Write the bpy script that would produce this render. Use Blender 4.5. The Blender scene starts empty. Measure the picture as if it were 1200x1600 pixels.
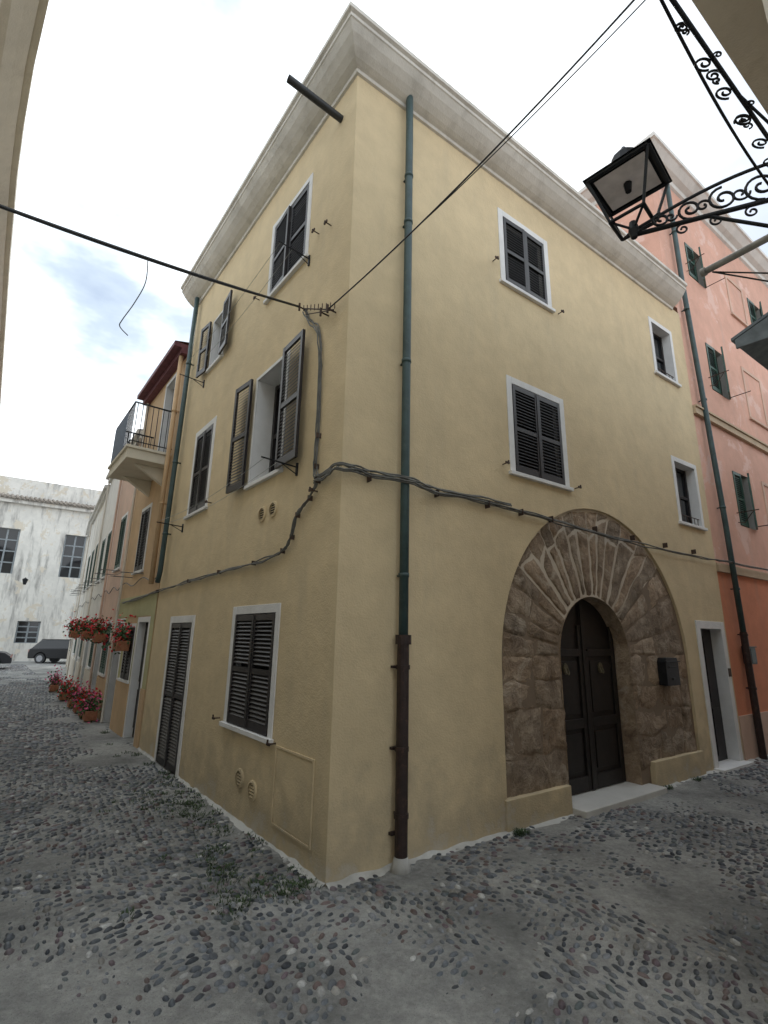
import bpy, bmesh, math, random, numpy as np
from mathutils import Vector, Matrix, noise
random.seed(7); rng=np.random.default_rng(7)
D=bpy.data; SC=bpy.context.scene
# ------------------------------------------------------------------ frames
aL=math.radians(38.45); aR=math.radians(55.5)
DL=Vector((-math.sin(aL),math.cos(aL),0)); OL=Vector((-math.cos(aL),-math.sin(aL),0))
DR=Vector((math.sin(aR),math.cos(aR),0)); OR=Vector((math.cos(aR),-math.sin(aR),0))
C0=Vector((-0.424,4.643,0)); Z=Vector((0,0,1))
class Frame:
    def __init__(s,o,e,n): s.o=Vector(o); s.e=Vector(e).normalized(); s.n=Vector(n).normalized()
    def p(s,u,z,n=0): return s.o+s.e*u+s.n*n+Z*z
    def sub(s,u,z,n=0,ang=0,flip=False):
        e=(-s.e if flip else s.e)
        return Frame(s.p(u,z,n), e*math.cos(ang)+s.n*math.sin(ang), s.n*math.cos(ang)-e*math.sin(ang))
FL=Frame(C0,DL,OL); FR=Frame(C0,DR,OR)
# ------------------------------------------------------------------ materials
def newmat(name):
    m=D.materials.new(name); m.use_nodes=True; nt=m.node_tree
    for n in list(nt.nodes): nt.nodes.remove(n)
    out=nt.nodes.new('ShaderNodeOutputMaterial'); b=nt.nodes.new('ShaderNodeBsdfPrincipled')
    nt.links.new(b.outputs[0],out.inputs[0]); return m,nt,b
def N(nt,t,**k):
    n=nt.nodes.new(t)
    for a,v in k.items(): setattr(n,a,v)
    return n
def ramp(nt,src,p0,p1,c0=(0,0,0,1),c1=(1,1,1,1)):
    r=nt.nodes.new('ShaderNodeValToRGB'); e=r.color_ramp.elements
    e[0].position=p0; e[1].position=p1; e[0].color=c0; e[1].color=c1
    nt.links.new(src,r.inputs[0]); return r
def mix(nt,fac,a,b,mode='MIX'):
    m=nt.nodes.new('ShaderNodeMix'); m.data_type='RGBA'; m.blend_type=mode
    for s,v in ((m.inputs[0],fac),(m.inputs[6],a),(m.inputs[7],b)):
        if isinstance(v,(float,int)): s.default_value=v
        elif isinstance(v,tuple): s.default_value=v
        else: nt.links.new(v,s)
    return m.outputs[2]
def c4(c,k=1.0): return (min(1,c[0]*k),min(1,c[1]*k),min(1,c[2]*k),1)
def mathn(nt,op,a,b):
    n=N(nt,'ShaderNodeMath',operation=op)
    for s,v in ((n.inputs[0],a),(n.inputs[1],b)):
        if isinstance(v,(float,int)): s.default_value=v
        else: nt.links.new(v,s)
    return n.outputs[0]
def coords(nt,scale=(1,1,1)):
    g=N(nt,'ShaderNodeNewGeometry')
    if scale==(1,1,1): return g.outputs['Position']
    mp=N(nt,'ShaderNodeMapping'); mp.inputs['Scale'].default_value=scale
    nt.links.new(g.outputs['Position'],mp.inputs[0]); return mp.outputs[0]
def tex_noise(nt,vec,scale,detail=4,rough=0.55,dist=0):
    n=N(nt,'ShaderNodeTexNoise'); n.inputs['Scale'].default_value=scale; n.inputs['Detail'].default_value=detail
    n.inputs['Roughness'].default_value=rough; n.inputs['Distortion'].default_value=dist
    nt.links.new(vec,n.inputs['Vector']); return n.outputs[0]
def bump(nt,b,h,strength=0.3,dist=0.01):
    n=N(nt,'ShaderNodeBump'); n.inputs['Strength'].default_value=strength; n.inputs['Distance'].default_value=dist
    nt.links.new(h,n.inputs['Height']); nt.links.new(n.outputs[0],b.inputs['Normal'])
def plaster(name,col,var=0.14,stain=(0.30,0.26,0.19),stain_amt=0.35,patch=None,damp=0.0,rough=0.92,bstr=0.35,s0=0.55,bd=0.008):
    m,nt,b=newmat(name); v=coords(nt); vs=coords(nt,(1,1,0.16))
    big=tex_noise(nt,v,0.55,3); mid=tex_noise(nt,v,3.2,5,0.62); fine=tex_noise(nt,v,55,2,0.6); streak=tex_noise(nt,vs,2.8,5,0.65)
    r1=ramp(nt,big,0.3,0.7,c4(col,1-var),c4(col,1+var)); r2=ramp(nt,mid,0.3,0.72,c4((1,1,1),0.86),c4((1,1,1),1.0))
    c=mix(nt,1.0,r1.outputs[0],r2.outputs[0],'MULTIPLY')
    s=ramp(nt,streak,s0,s0+0.22); c=mix(nt,mathn(nt,'MULTIPLY',s.outputs[0],stain_amt),c,c4(stain))
    if patch:
        pn=tex_noise(nt,v,1.1,6,0.7,0.4); pr=ramp(nt,pn,0.56,0.60); c=mix(nt,pr.outputs[0],c,c4(patch))
    if damp>0:
        sx=N(nt,'ShaderNodeSeparateXYZ'); nt.links.new(v,sx.inputs[0])
        a=mathn(nt,'ADD',mathn(nt,'MULTIPLY',mid,1.8),sx.outputs[2])
        rr=ramp(nt,mathn(nt,'MULTIPLY',a,0.6),0.50,1.0,(1,1,1,1),(0,0,0,1)); c=mix(nt,mathn(nt,'MULTIPLY',rr.outputs[0],damp),c,c4((0.36,0.305,0.22)))
        lf=ramp(nt,a,0.78,1.02,(1,1,1,1),(0,0,0,1)); c=mix(nt,mathn(nt,'MULTIPLY',lf.outputs[0],damp*0.9),c,c4((0.58,0.54,0.47)))
    nt.links.new(c,b.inputs['Base Color']); b.inputs['Roughness'].default_value=rough
    bump(nt,b,mathn(nt,'ADD',mathn(nt,'MULTIPLY',mid,3.0),fine),bstr,bd); return m
def paint(name,col,rough=0.5,metal=0.0,var=0.25,scale=14,rust=None):
    m,nt,b=newmat(name); v=coords(nt); n=tex_noise(nt,v,scale,3,0.6)
    r=ramp(nt,n,0.3,0.7,c4(col,1-var),c4(col,1+var)); c=r.outputs[0]
    if rust:
        n2=tex_noise(nt,v,scale*1.7,5,0.7); rr=ramp(nt,n2,0.56,0.66); c=mix(nt,rr.outputs[0],c,c4(rust))
    nt.links.new(c,b.inputs['Base Color']); b.inputs['Roughness'].default_value=rough; b.inputs['Metallic'].default_value=metal
    return m
def glassmat(name,col=(0.015,0.018,0.022)):
    m,nt,b=newmat(name); b.inputs['Base Color'].default_value=c4(col); b.inputs['Roughness'].default_value=0.06
    b.inputs['Specular IOR Level'].default_value=0.5; return m
M_YEL=plaster('yellow_plaster',(0.71,0.575,0.365),0.06,(0.50,0.42,0.29),0.42,damp=0.62,bd=0.013)
M_CORN=plaster('cornice_plaster',(0.70,0.675,0.62),0.07,(0.38,0.36,0.32),0.65,s0=0.50)
M_WHITE=plaster('white_trim',(0.80,0.80,0.80),0.05,(0.45,0.42,0.36),0.25)
M_SHUT=paint('dark_brown_shutter',(0.018,0.015,0.016),0.42,0,0.3)
M_GSHUT=paint('green_shutter',(0.035,0.085,0.065),0.5,0,0.25,14,(0.09,0.12,0.09))
M_TEAL=paint('dull_green_pipe',(0.040,0.075,0.078),0.5,0.0,0.25,6,(0.06,0.09,0.085))
M_IRONB=paint('rusty_brown_pipe',(0.034,0.021,0.019),0.55,0.2,0.3,12,(0.075,0.04,0.03))
M_IRON=paint('black_iron',(0.016,0.018,0.022),0.5,0.5)
M_RUST=paint('rusty_iron',(0.07,0.045,0.035),0.7,0.3)
M_CABLE=paint('grey_cable',(0.12,0.12,0.11),0.6,0,0.4,8)
M_CABLEB=paint('black_cable',(0.025,0.027,0.03),0.5)
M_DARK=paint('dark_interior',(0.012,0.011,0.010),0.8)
M_GLASS=glassmat('window_glass')
M_WOOD=paint('old_dark_wood',(0.014,0.011,0.010),0.5,0,0.4,9)
M_PINK=plaster('pink_plaster',(0.72,0.42,0.32),0.10,(0.50,0.38,0.33),0.5,patch=(0.74,0.50,0.42))
M_SALM=plaster('salmon_plaster',(0.70,0.27,0.15),0.10,(0.42,0.24,0.18),0.45)
M_BAND=plaster('sand_band',(0.54,0.42,0.29),0.08)
M_PALE=plaster('pale_plaster',(0.74,0.72,0.68),0.08,(0.38,0.36,0.32),0.5)
M_OLD=plaster('weathered_white_plaster',(0.76,0.74,0.69),0.10,(0.22,0.21,0.20),0.9,patch=(0.66,0.60,0.50),s0=0.49)
M_BEIGE=plaster('beige_plaster',(0.68,0.63,0.55),0.08)
M_ORANGE=plaster('ochre_plaster',(0.60,0.42,0.25),0.10,(0.40,0.29,0.18),0.5)
M_GREENP=plaster('olive_plaster',(0.48,0.46,0.26),0.12,(0.30,0.29,0.18),0.4)
M_MAROON=paint('maroon_paint',(0.13,0.04,0.05),0.7)
M_CREAM=plaster('cream_plaster',(0.74,0.69,0.58),0.08)
M_ROSE=plaster('rose_plaster',(0.66,0.47,0.37),0.10,(0.42,0.32,0.27),0.4)
M_TILE=paint('clay_roof_tile',(0.30,0.17,0.11),0.85,0,0.4,5)
M_TILEG=paint('weathered_grey_tile',(0.27,0.235,0.20),0.9,0,0.45,4,(0.16,0.15,0.13))
M_MARB=plaster('marble_slab',(0.66,0.65,0.62),0.06,(0.4,0.38,0.34),0.3,rough=0.6)
M_MORT=plaster('lime_splash',(0.60,0.60,0.58),0.14,(0.32,0.31,0.29),0.7,s0=0.45)
M_TERRA=paint('terracotta',(0.36,0.15,0.08),0.8)
def stone_mat():
    m,nt,b=newmat('brown_sandstone'); v=coords(nt); vc=N(nt,'ShaderNodeVertexColor',layer_name='Col')
    a=tex_noise(nt,v,5,7,0.72,0.8); f=tex_noise(nt,v,34,5,0.7); big=tex_noise(nt,v,1.6,4,0.6)
    r=ramp(nt,a,0.32,0.66,(0.21,0.15,0.105,1),(0.56,0.44,0.325,1)); c=mix(nt,1.0,r.outputs[0],vc.outputs[0],'MULTIPLY')
    rb=ramp(nt,big,0.38,0.62,(0.72,0.68,0.64,1),(1,1,1,1)); c=mix(nt,1.0,c,rb.outputs[0],'MULTIPLY')
    rf=ramp(nt,f,0.58,0.70); c=mix(nt,mathn(nt,'MULTIPLY',rf.outputs[0],0.8),c,(0.11,0.078,0.055,1))
    lm=ramp(nt,tex_noise(nt,v,2.4,6,0.75,0.8),0.53,0.64); c=mix(nt,mathn(nt,'MULTIPLY',lm.outputs[0],0.65),c,(0.56,0.47,0.37,1))
    nt.links.new(c,b.inputs['Base Color']); b.inputs['Roughness'].default_value=0.93
    bump(nt,b,mathn(nt,'ADD',mathn(nt,'MULTIPLY',a,2.4),f),0.9,0.028); return m
M_STONE=stone_mat()
M_JOINT=plaster('lime_joint',(0.64,0.56,0.46),0.15,(0.42,0.33,0.25),0.6)
M_JOINT2=plaster('earth_joint',(0.26,0.195,0.14),0.2,(0.18,0.13,0.09),0.6)
def pebble_mat():
    m,nt,b=newmat('river_pebble'); v=coords(nt); vc=N(nt,'ShaderNodeVertexColor',layer_name='Col')
    f=tex_noise(nt,v,70,3,0.6); r=ramp(nt,f,0.3,0.7,(0.72,0.72,0.72,1),(1.2,1.2,1.2,1))
    c=mix(nt,1.0,vc.outputs[0],r.outputs[0],'MULTIPLY')
    d=tex_noise(nt,v,3,5,0.7); dr=ramp(nt,d,0.50,0.75); c=mix(nt,mathn(nt,'MULTIPLY',dr.outputs[0],0.5),c,(0.30,0.305,0.30,1))
    nt.links.new(c,b.inputs['Base Color']); b.inputs['Roughness'].default_value=0.5; return m
M_PEB=pebble_mat()
def sand_mat():
    m,nt,b=newmat('sandy_mortar'); v=coords(nt)
    a=tex_noise(nt,v,0.9,6,0.65); g=tex_noise(nt,v,20,6,0.7); s=tex_noise(nt,v,140,2,0.6)
    r=ramp(nt,a,0.34,0.62,(0.22,0.225,0.22,1),(0.54,0.54,0.52,1)); r2=ramp(nt,g,0.3,0.75,(0.58,0.58,0.58,1),(1.05,1.05,1.05,1))
    c=mix(nt,1.0,r.outputs[0],r2.outputs[0],'MULTIPLY')
    r3=ramp(nt,s,0.6,0.7); c=mix(nt,r3.outputs[0],c,(0.17,0.17,0.17,1))
    nt.links.new(c,b.inputs['Base Color']); b.inputs['Roughness'].default_value=0.95
    bump(nt,b,mathn(nt,'ADD',mathn(nt,'MULTIPLY',g,3.0),s),0.8,0.012); return m
M_SAND=sand_mat()
def leafmat(name,col):
    m,nt,b=newmat(name); v=coords(nt); n=tex_noise(nt,v,40,1)
    r=ramp(nt,n,0.3,0.7,c4(col,0.5),c4(col,1.5)); nt.links.new(r.outputs[0],b.inputs['Base Color']); b.inputs['Roughness'].default_value=0.6; return m
M_LEAF=leafmat('leaf',(0.045,0.10,0.03)); M_GRASS=leafmat('grass_blade',(0.045,0.08,0.03))
M_RED=leafmat('red_petal',(0.6,0.02,0.03)); M_PINKF=leafmat('pink_petal',(0.65,0.10,0.24))
# ------------------------------------------------------------------ mesh builder
class MB:
    def __init__(s): s.v=[]; s.f=[]; s.c=[]
    def poly(s,pts,col=None):
        i=len(s.v); s.v+= [tuple(p) for p in pts]; s.f.append(tuple(range(i,i+len(pts))))
        if col is not None: s.c+=[col]*len(pts)
    def box(s,F,u0,u1,z0,z1,n0,n1):
        i=len(s.v)
        for n in (n0,n1):
            for u,z in ((u0,z0),(u1,z0),(u1,z1),(u0,z1)): s.v.append(tuple(F.p(u,z,n)))
        s.f+=[(i,i+1,i+2,i+3),(i+4,i+5,i+6,i+7),(i,i+1,i+5,i+4),(i+1,i+2,i+6,i+5),(i+2,i+3,i+7,i+6),(i+3,i,i+4,i+7)]
    def slat(s,F,u0,u1,z,h,n0,n1,t=0.007):
        i=len(s.v)
        for u in (u0,u1):
            for n,zz in ((n0,z+h),(n1,z-h),(n1,z-h+t),(n0,z+h+t)): s.v.append(tuple(F.p(u,zz,n)))
        s.f+=[(i,i+1,i+2,i+3),(i+4,i+5,i+6,i+7)]+[(i+a,i+(a+1)%4,i+4+(a+1)%4,i+4+a) for a in range(4)]
    def prism(s,F,pts,n0,n1):
        k=len(pts); i=len(s.v)
        for n in (n0,n1):
            for u,z in pts: s.v.append(tuple(F.p(u,z,n)))
        s.f.append(tuple(range(i,i+k))); s.f.append(tuple(range(i+k,i+2*k)))
        for a in range(k): s.f.append((i+a,i+(a+1)%k,i+k+(a+1)%k,i+k+a))
    def tube(s,pts,r,seg=10,cap=True):
        pts=[Vector(p) for p in pts]; i0=len(s.v); prev=None
        for k,p in enumerate(pts):
            t=(pts[min(k+1,len(pts)-1)]-pts[max(k-1,0)]).normalized()
            if prev is None: a=t.orthogonal().normalized()
            else: a=(prev-t*prev.dot(t)).normalized()
            prev=a; b=t.cross(a); rr=r[k] if isinstance(r,(list,tuple)) else r
            for q in range(seg):
                an=2*math.pi*q/seg; s.v.append(tuple(p+a*math.cos(an)*rr+b*math.sin(an)*rr))
        for k in range(len(pts)-1):
            for q in range(seg):
                A=i0+k*seg+q; B=i0+k*seg+(q+1)%seg; s.f.append((A,B,B+seg,A+seg))
        if cap:
            s.f.append(tuple(range(i0,i0+seg))); s.f.append(tuple(range(len(s.v)-seg,len(s.v))))
    def make(s,name,mat,parent=None,bevel=0,smooth=False,recalc=True):
        if not s.v: return None
        me=D.meshes.new(name); me.from_pydata(s.v,[],s.f); me.materials.append(mat)
        if s.c and len(s.c)==len(s.v):
            ca=me.color_attributes.new('Col','FLOAT_COLOR','POINT')
            ca.data.foreach_set('color',[x for c in s.c for x in (c[0],c[1],c[2],1)])
        if recalc:
            bm=bmesh.new(); bm.from_mesh(me); bmesh.ops.recalc_face_normals(bm,faces=bm.faces); bm.to_mesh(me); bm.free()
        if smooth: me.polygons.foreach_set('use_smooth',[True]*len(me.polygons))
        ob=D.objects.new(name,me); SC.collection.objects.link(ob)
        if parent: ob.parent=parent
        if bevel:
            bv=ob.modifiers.new('bevel','BEVEL'); bv.width=bevel; bv.segments=2; bv.limit_method='ANGLE'
        return ob
def empty(name):
    e=D.objects.new(name,None); SC.collection.objects.link(e); e.empty_display_size=0.3; return e
def wallgrid(mb,rv,F,u0,u1,z0,z1,ops,n=0):
    us=sorted({u0,u1}|{x for o in ops for x in o[:2]}); zs=sorted({z0,z1}|{x for o in ops for x in o[2:4]})
    us=[x for x in us if u0-1e-6<=x<=u1+1e-6]; zs=[x for x in zs if z0-1e-6<=x<=z1+1e-6]
    for a,b in zip(us,us[1:]):
        for c,d in zip(zs,zs[1:]):
            mu,mz=(a+b)/2,(c+d)/2
            if any(o[0]<mu<o[1] and o[2]<mz<o[3] for o in ops): continue
            mb.poly([F.p(a,c,n),F.p(b,c,n),F.p(b,d,n),F.p(a,d,n)])
    for a,b,c,d,dep in ops:
        if dep<=0: continue
        q=n-dep
        rv.poly([F.p(a,c,n),F.p(a,d,n),F.p(a,d,q),F.p(a,c,q)]); rv.poly([F.p(b,c,n),F.p(b,d,n),F.p(b,d,q),F.p(b,c,q)])
        rv.poly([F.p(a,d,n),F.p(b,d,n),F.p(b,d,q),F.p(a,d,q)]); rv.poly([F.p(a,c,n),F.p(b,c,n),F.p(b,c,q),F.p(a,c,q)])
def surround(mb,F,a,b,c,d,w=0.1,t=0.012,sill=True,n=0,bottom=True):
    mb.box(F,a-w,a,c,d+w,n-0.01,n+t); mb.box(F,b,b+w,c,d+w,n-0.01,n+t); mb.box(F,a,b,d,d+w,n-0.01,n+t-0.001)
    if bottom:
        if sill: mb.box(F,a-w-0.03,b+w+0.03,c-0.05,c,n-0.01,n+0.05)
        else: mb.box(F,a-w,b+w,c-w,c,n-0.01,n+t-0.002)
def shutter(mb,F,w,h,t=0.035,mid=True,pitch=0.046):
    st=0.05
    mb.box(F,0,st,0,h,0,t); mb.box(F,w-st,w,0,h,0,t)
    rails=[(0,0.09),(h-0.07,h)]+([(h*0.47,h*0.47+0.06)] if mid else [])
    for a,b in rails: mb.box(F,st,w-st,a,b,0.002,t-0.002)
    z=0.11
    while z<h-0.09:
        if not(mid and h*0.47-0.02<z<h*0.47+0.08): mb.slat(F,st-0.005,w-st+0.005,z,0.017,0.004,t-0.003)
        z+=pitch
def closed_pair(mb,F,a,b,c,d,n=0.0,t=0.035,pitch=0.046,mid=True,jit=0.0):
    m=(a+b)/2
    shutter(mb,F.sub(a+0.01,c+0.01,n,jit),m-a-0.013,d-c-0.02,t,mid,pitch)
    shutter(mb,F.sub(b-0.01,c+0.01,n,jit*0.5,True),m-a-0.013,d-c-0.02,t,mid,pitch)
    if jit==0: mb.box(F,m-0.02,m+0.02,c+0.02,d-0.02,n+t-0.001,n+t+0.008)
def hook(mb,F,u,z):
    mb.tube([F.p(u,z,0),F.p(u,z,0.07),F.p(u,z+0.01,0.10)],0.008,6); mb.box(F,u-0.035,u+0.035,z-0.012,z+0.014,0.075,0.09); mb.box(F,u+0.02,u+0.035,z-0.01,z+0.04,0.07,0.085)
def profile_run(mb,prof,segs):
    rows=[[s(n)+Z*z for n,z in prof] for s in segs]
    for A,B in zip(rows,rows[1:]):
        for k in range(len(prof)-1): mb.poly([A[k],B[k],B[k+1],A[k+1]])
    mb.poly(rows[0]); mb.poly(rows[-1])
# ================================================================== YELLOW CORNER HOUSE
H=8.84; UL=6.12; UR=8.12; URT=7.74; ULT=5.98
house=empty('yellow_corner_house')
wl=MB(); wr=MB(); rv=MB(); sh=MB(); tr=MB(); dk=MB(); gl=MB()
Lops=[(1.08,2.12,6.8,8.06,0.12),(1.36,2.26,3.95,5.52,0.28),(3.95,4.58,6.72,7.72,0.22),(3.98,4.8,3.98,5.46,0.12),(1.2,2.31,0.96,2.24,0.12),(3.98,5.0,0.0,2.16,0.12)]
wallgrid(wl,rv,FL,0,5.9,0,H,Lops)
wl.poly([FL.p(5.9,0),FL.p(UL,0),FL.p(ULT,H),FL.p(5.9,H)])
wl.poly([FL.p(UL,0,0),FL.p(ULT,H,0),FL.p(ULT,H,-6.5),FL.p(UL,0,-6.5)])
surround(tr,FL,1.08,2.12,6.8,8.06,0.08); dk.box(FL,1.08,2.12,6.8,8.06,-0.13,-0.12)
shutter(sh,FL.sub(1.09,6.81,-0.03),0.505,1.24); shutter(sh,FL.sub(2.11,6.81,-0.03,math.radians(4),True),0.505,1.24)
surround(tr,FL,1.36,2.26,3.95,5.52,0.05)
gl.box(FL,1.36,2.26,3.95,5.52,-0.30,-0.285)
for u in (1.38,1.79,2.2): sh.box(FL,u-0.03,u+0.03,3.97,5.5,-0.284,-0.25)
for z in (3.99,4.7,5.46): sh.box(FL,1.40,2.2,z-0.03,z+0.03,-0.284,-0.256)
shutter(sh,FL.sub(2.32,3.93,0.05,math.radians(5)),0.47,1.62); shutter(sh,FL.sub(1.33,3.93,0.06,math.radians(2),True),0.54,1.62)
surround(tr,FL,3.95,4.58,6.72,7.72,0.04)
gl.box(FL,3.95,4.58,6.72,7.72,-0.24,-0.225); sh.box(FL,4.24,4.29,6.72,7.72,-0.224,-0.19)
shutter(sh,FL.sub(4.62,6.70,0.04,math.radians(6)),0.38,1.04); shutter(sh,FL.sub(3.92,6.70,0.05,math.radians(5),True),0.42,1.04)
for a,b,c,d in ((3.98,4.8,3.98,5.46),(1.2,2.31,0.96,2.24)):
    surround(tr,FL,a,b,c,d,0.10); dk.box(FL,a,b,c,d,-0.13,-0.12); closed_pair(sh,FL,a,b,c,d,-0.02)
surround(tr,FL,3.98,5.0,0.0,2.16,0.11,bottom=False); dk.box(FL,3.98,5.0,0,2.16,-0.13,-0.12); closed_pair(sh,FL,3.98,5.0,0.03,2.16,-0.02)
AC=(4.38,1.68); AR_=2.2; DC=(4.10,1.79); DRr=0.80
Rops=[(2.57,3.52,6.98,8.15,0.12),(2.58,3.62,4.10,5.38,0.12),(6.80,7.52,6.98,8.10,0.17),(6.98,7.76,4.08,5.24,0.17),(7.10,7.90,0.0,2.23,0.18),(AC[0]-AR_,AC[0]+AR_,0,3.95,0)]
wallgrid(wr,rv,FR,0,URT,0,H,Rops)
for (a,b,c,d) in ((URT,7.76,2.23,4.08),(URT,7.76,5.24,H),): wr.poly([FR.p(a,c),FR.p(b,c),FR.p(b,d),FR.p(a,d)])
wr.poly([FR.p(7.76,2.23),FR.p(UR,2.23),FR.p(UR,H),FR.p(7.76,H)]); wr.poly([FR.p(7.90,0),FR.p(UR,0),FR.p(UR,2.23),FR.p(7.90,2.23)])
wl.poly([FR.p(UR,0,0),FR.p(UR,H,0),FR.p(UR,H,-6.0),FR.p(UR,0,-6.0)])
surround(tr,FR,2.57,3.52,6.98,8.15,0.10); surround(tr,FR,2.58,3.62,4.10,5.38,0.10)
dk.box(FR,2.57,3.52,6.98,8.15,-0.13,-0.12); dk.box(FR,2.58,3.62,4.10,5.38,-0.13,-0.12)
closed_pair(sh,FR,2.57,3.52,6.98,8.15,-0.02,jit=0.03); closed_pair(sh,FR,2.58,3.62,4.10,5.38,-0.02)
for a,b,c,d in ((6.80,7.52,6.98,8.10),(6.98,7.76,4.08,5.24)):
    surround(tr,FR,a,b,c,d,0.09,n=0.001); gl.box(FR,a,b,c,d,-0.20,-0.185)
    for u in (a+0.03,(a+b)/2,b-0.03): sh.box(FR,u-0.028,u+0.028,c,d,-0.184,-0.15)
    for z in (c+0.03,(c+d)/2,d-0.03): sh.box(FR,a,b,z-0.025,z+0.025,-0.182,-0.154)
surround(tr,FR,7.10,7.90,0.0,2.23,0.13,0.02,bottom=False)
sh.box(FR,7.10,7.90,0.02,2.23,-0.20,-0.17)
for u in (7.14,7.52):
    for z0,z1 in ((0.15,0.9),(1.0,2.1)): sh.box(FR,u+0.04,u+0.30,z0,z1,-0.171,-0.155)
pq=MB(); pq.box(FR,7.93,8.03,1.42,1.56,0.018,0.03); pq.make('door_plaque',M_RUST,house)
tr.box(FR,6.95,8.05,0.0,0.06,-0.3,0.16)
pn=MB(); a,b,c,d=0.25,1.0,0.21,0.92
for bx in ((a,b,d-0.02,d),(a,b,c,c+0.02),(a,a+0.02,c+0.02,d-0.02),(b-0.02,b,c+0.02,d-0.02)): pn.box(FL,*bx,-0.01,0.014)
pn.box(FL,a+0.030,b-0.030,c+0.030,d-0.030,-0.01,0.006); pn.make('wall_hatch',M_YEL,house)
vt=MB()
for u,z in ((1.76,3.46),(1.46,3.47),(1.80,0.45),(1.46,0.40)):
    def rp(r,t,n): return FL.p(u+r*math.cos(t),z+r*math.sin(t),n)
    for k in range(20):
        t0=2*math.pi*k/20; t1=2*math.pi*(k+1)/20
        vt.poly([rp(0.10,t0,0.02),rp(0.10,t1,0.02),rp(0.078,t1,0.025),rp(0.078,t0,0.025)]); vt.poly([rp(0.10,t0,0),rp(0.10,t1,0),rp(0.10,t1,0.02),rp(0.10,t0,0.02)])
    for k in range(-2,3):
        zz=k*0.030; w=math.sqrt(max(0,0.08**2-zz**2)); vt.slat(FL,u-w,u+w,z+zz,0.006,0.004,0.018,0.004)
    dk.prism(FL,[(u+0.08*math.cos(2*math.pi*k/16),z+0.08*math.sin(2*math.pi*k/16)) for k in range(16)],-0.005,0.003)
vt.make('wall_vents',M_YEL,house)
hk=MB()
for u,z in ((2.32,7.22),(3.78,6.98),(2.34,4.16),(3.85,4.12)): hook(hk,FR,u,z)
for u,z in ((2.55,0.98),(1.02,0.93),(2.5,7.0),(0.75,6.95),(0.45,6.85),(3.7,4.0),(0.45,3.47)): hook(hk,FL,u,z)
for a,b,c in ((6.80,7.52,6.98),(6.98,7.76,4.08)):
    hk.tube([FR.p(a,c+0.16,-0.03),FR.p(b,c+0.16,-0.03)],0.008,6)
    for k in range(6): u=a+(b-a)*(k+0.5)/6; hk.tube([FR.p(u,c,-0.03),FR.p(u,c+0.16,-0.03)],0.006,5)
hk.make('iron_hooks',M_RUST,house)
NSEG=48; arc=[(AC[0]-AR_*math.cos(math.pi*k/NSEG),AC[1]+AR_*math.sin(math.pi*k/NSEG)) for k in range(NSEG+1)]
for (u0,z0),(u1,z1) in zip(arc,arc[1:]):
    wr.poly([FR.p(u0,z0),FR.p(u1,z1),FR.p(u1,3.95),FR.p(u0,3.95)])
    wr.poly([FR.p(u0,z0,0),FR.p(u1,z1,0),FR.p(u1,z1,-0.06),FR.p(u0,z0,-0.06)])
for u in (AC[0]-AR_,AC[0]+AR_): wr.poly([FR.p(u,0,0),FR.p(u,AC[1],0),FR.p(u,AC[1],-0.06),FR.p(u,0,-0.06)])
wl.make('left_facade',M_YEL,house); wr.make('right_facade',M_YEL,house)
rv.make('window_reveals',M_WHITE,house); tr.make('window_surrounds',M_WHITE,house,bevel=0.004); sh.make('louvred_shutters',M_SHUT,house)
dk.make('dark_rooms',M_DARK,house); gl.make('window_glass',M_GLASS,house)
# -------- stones
st=MB()
def patch(c00,c10,c11,c01,n0,amp,seed,nx=7,nz=7,gap=0.01,drop=0.014,wob=0.03):
    tone=random.uniform(0.80,1.12); hue=random.uniform(-0.05,0.05); col=(tone*(1+hue),tone,tone*(1-hue))
    i=len(st.v); P=[Vector(x) for x in (c00,c10,c11,c01)]
    ex=(P[1]-P[0]+P[2]-P[3]).normalized(); ez=(P[3]-P[0]+P[2]-P[1]).normalized()
    P=[P[0]+ex*gap+ez*gap,P[1]-ex*gap+ez*gap,P[2]-ex*gap-ez*gap,P[3]+ex*gap-ez*gap]
    for a in range(nx+1):
        for b in range(nz+1):
            s,t=a/nx,b/nz; q=P[0]*(1-s)*(1-t)+P[1]*s*(1-t)+P[2]*s*t+P[3]*(1-s)*t
            e=min(s*nx,(1-s)*nx,t*nz,(1-t)*nz); pil=min(1,e)
            w=noise.noise(Vector((q.x*3.5,q.y*3.5,3)))*0.7+noise.noise(Vector((q.x*15,q.y*15,9)))*0.35
            j=Vector((noise.noise(Vector((q.x*4,q.y*4,13))),noise.noise(Vector((q.x*4,q.y*4,25)))))*wob+Vector((noise.noise(Vector((q.x*19,q.y*19,1))),noise.noise(Vector((q.x*19,q.y*19,2)))))*0.014
            st.v.append(tuple(FR.p(q.x+j.x,q.y+j.y,n0-drop*(1-pil)+amp*w))); st.c.append(col)
    for a in range(nx):
        for b in range(nz):
            A=i+a*(nz+1)+b; st.f.append((A,A+nz+1,A+nz+2,A+1))
def inn(a): return (DC[0]-DRr*math.cos(a),DC[1]+DRr*math.sin(a))
def outp(a):
    dx,dz=-math.cos(a),math.sin(a); ox,oz=DC[0]-AC[0],DC[1]-AC[1]
    B=ox*dx+oz*dz; Cc=ox*ox+oz*oz-AR_**2; t=-B+math.sqrt(B*B-Cc); return (DC[0]+dx*t,DC[1]+dz*t)
def lerp(p,q,t): return (p[0]+(q[0]-p[0])*t,p[1]+(q[1]-p[1])*t)
NV=19
wts=[random.uniform(0.7,1.35) for _ in range(NV)]; tot=sum(wts); angs=[0]
for w in wts: angs.append(angs[-1]+w/tot*math.pi)
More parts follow.
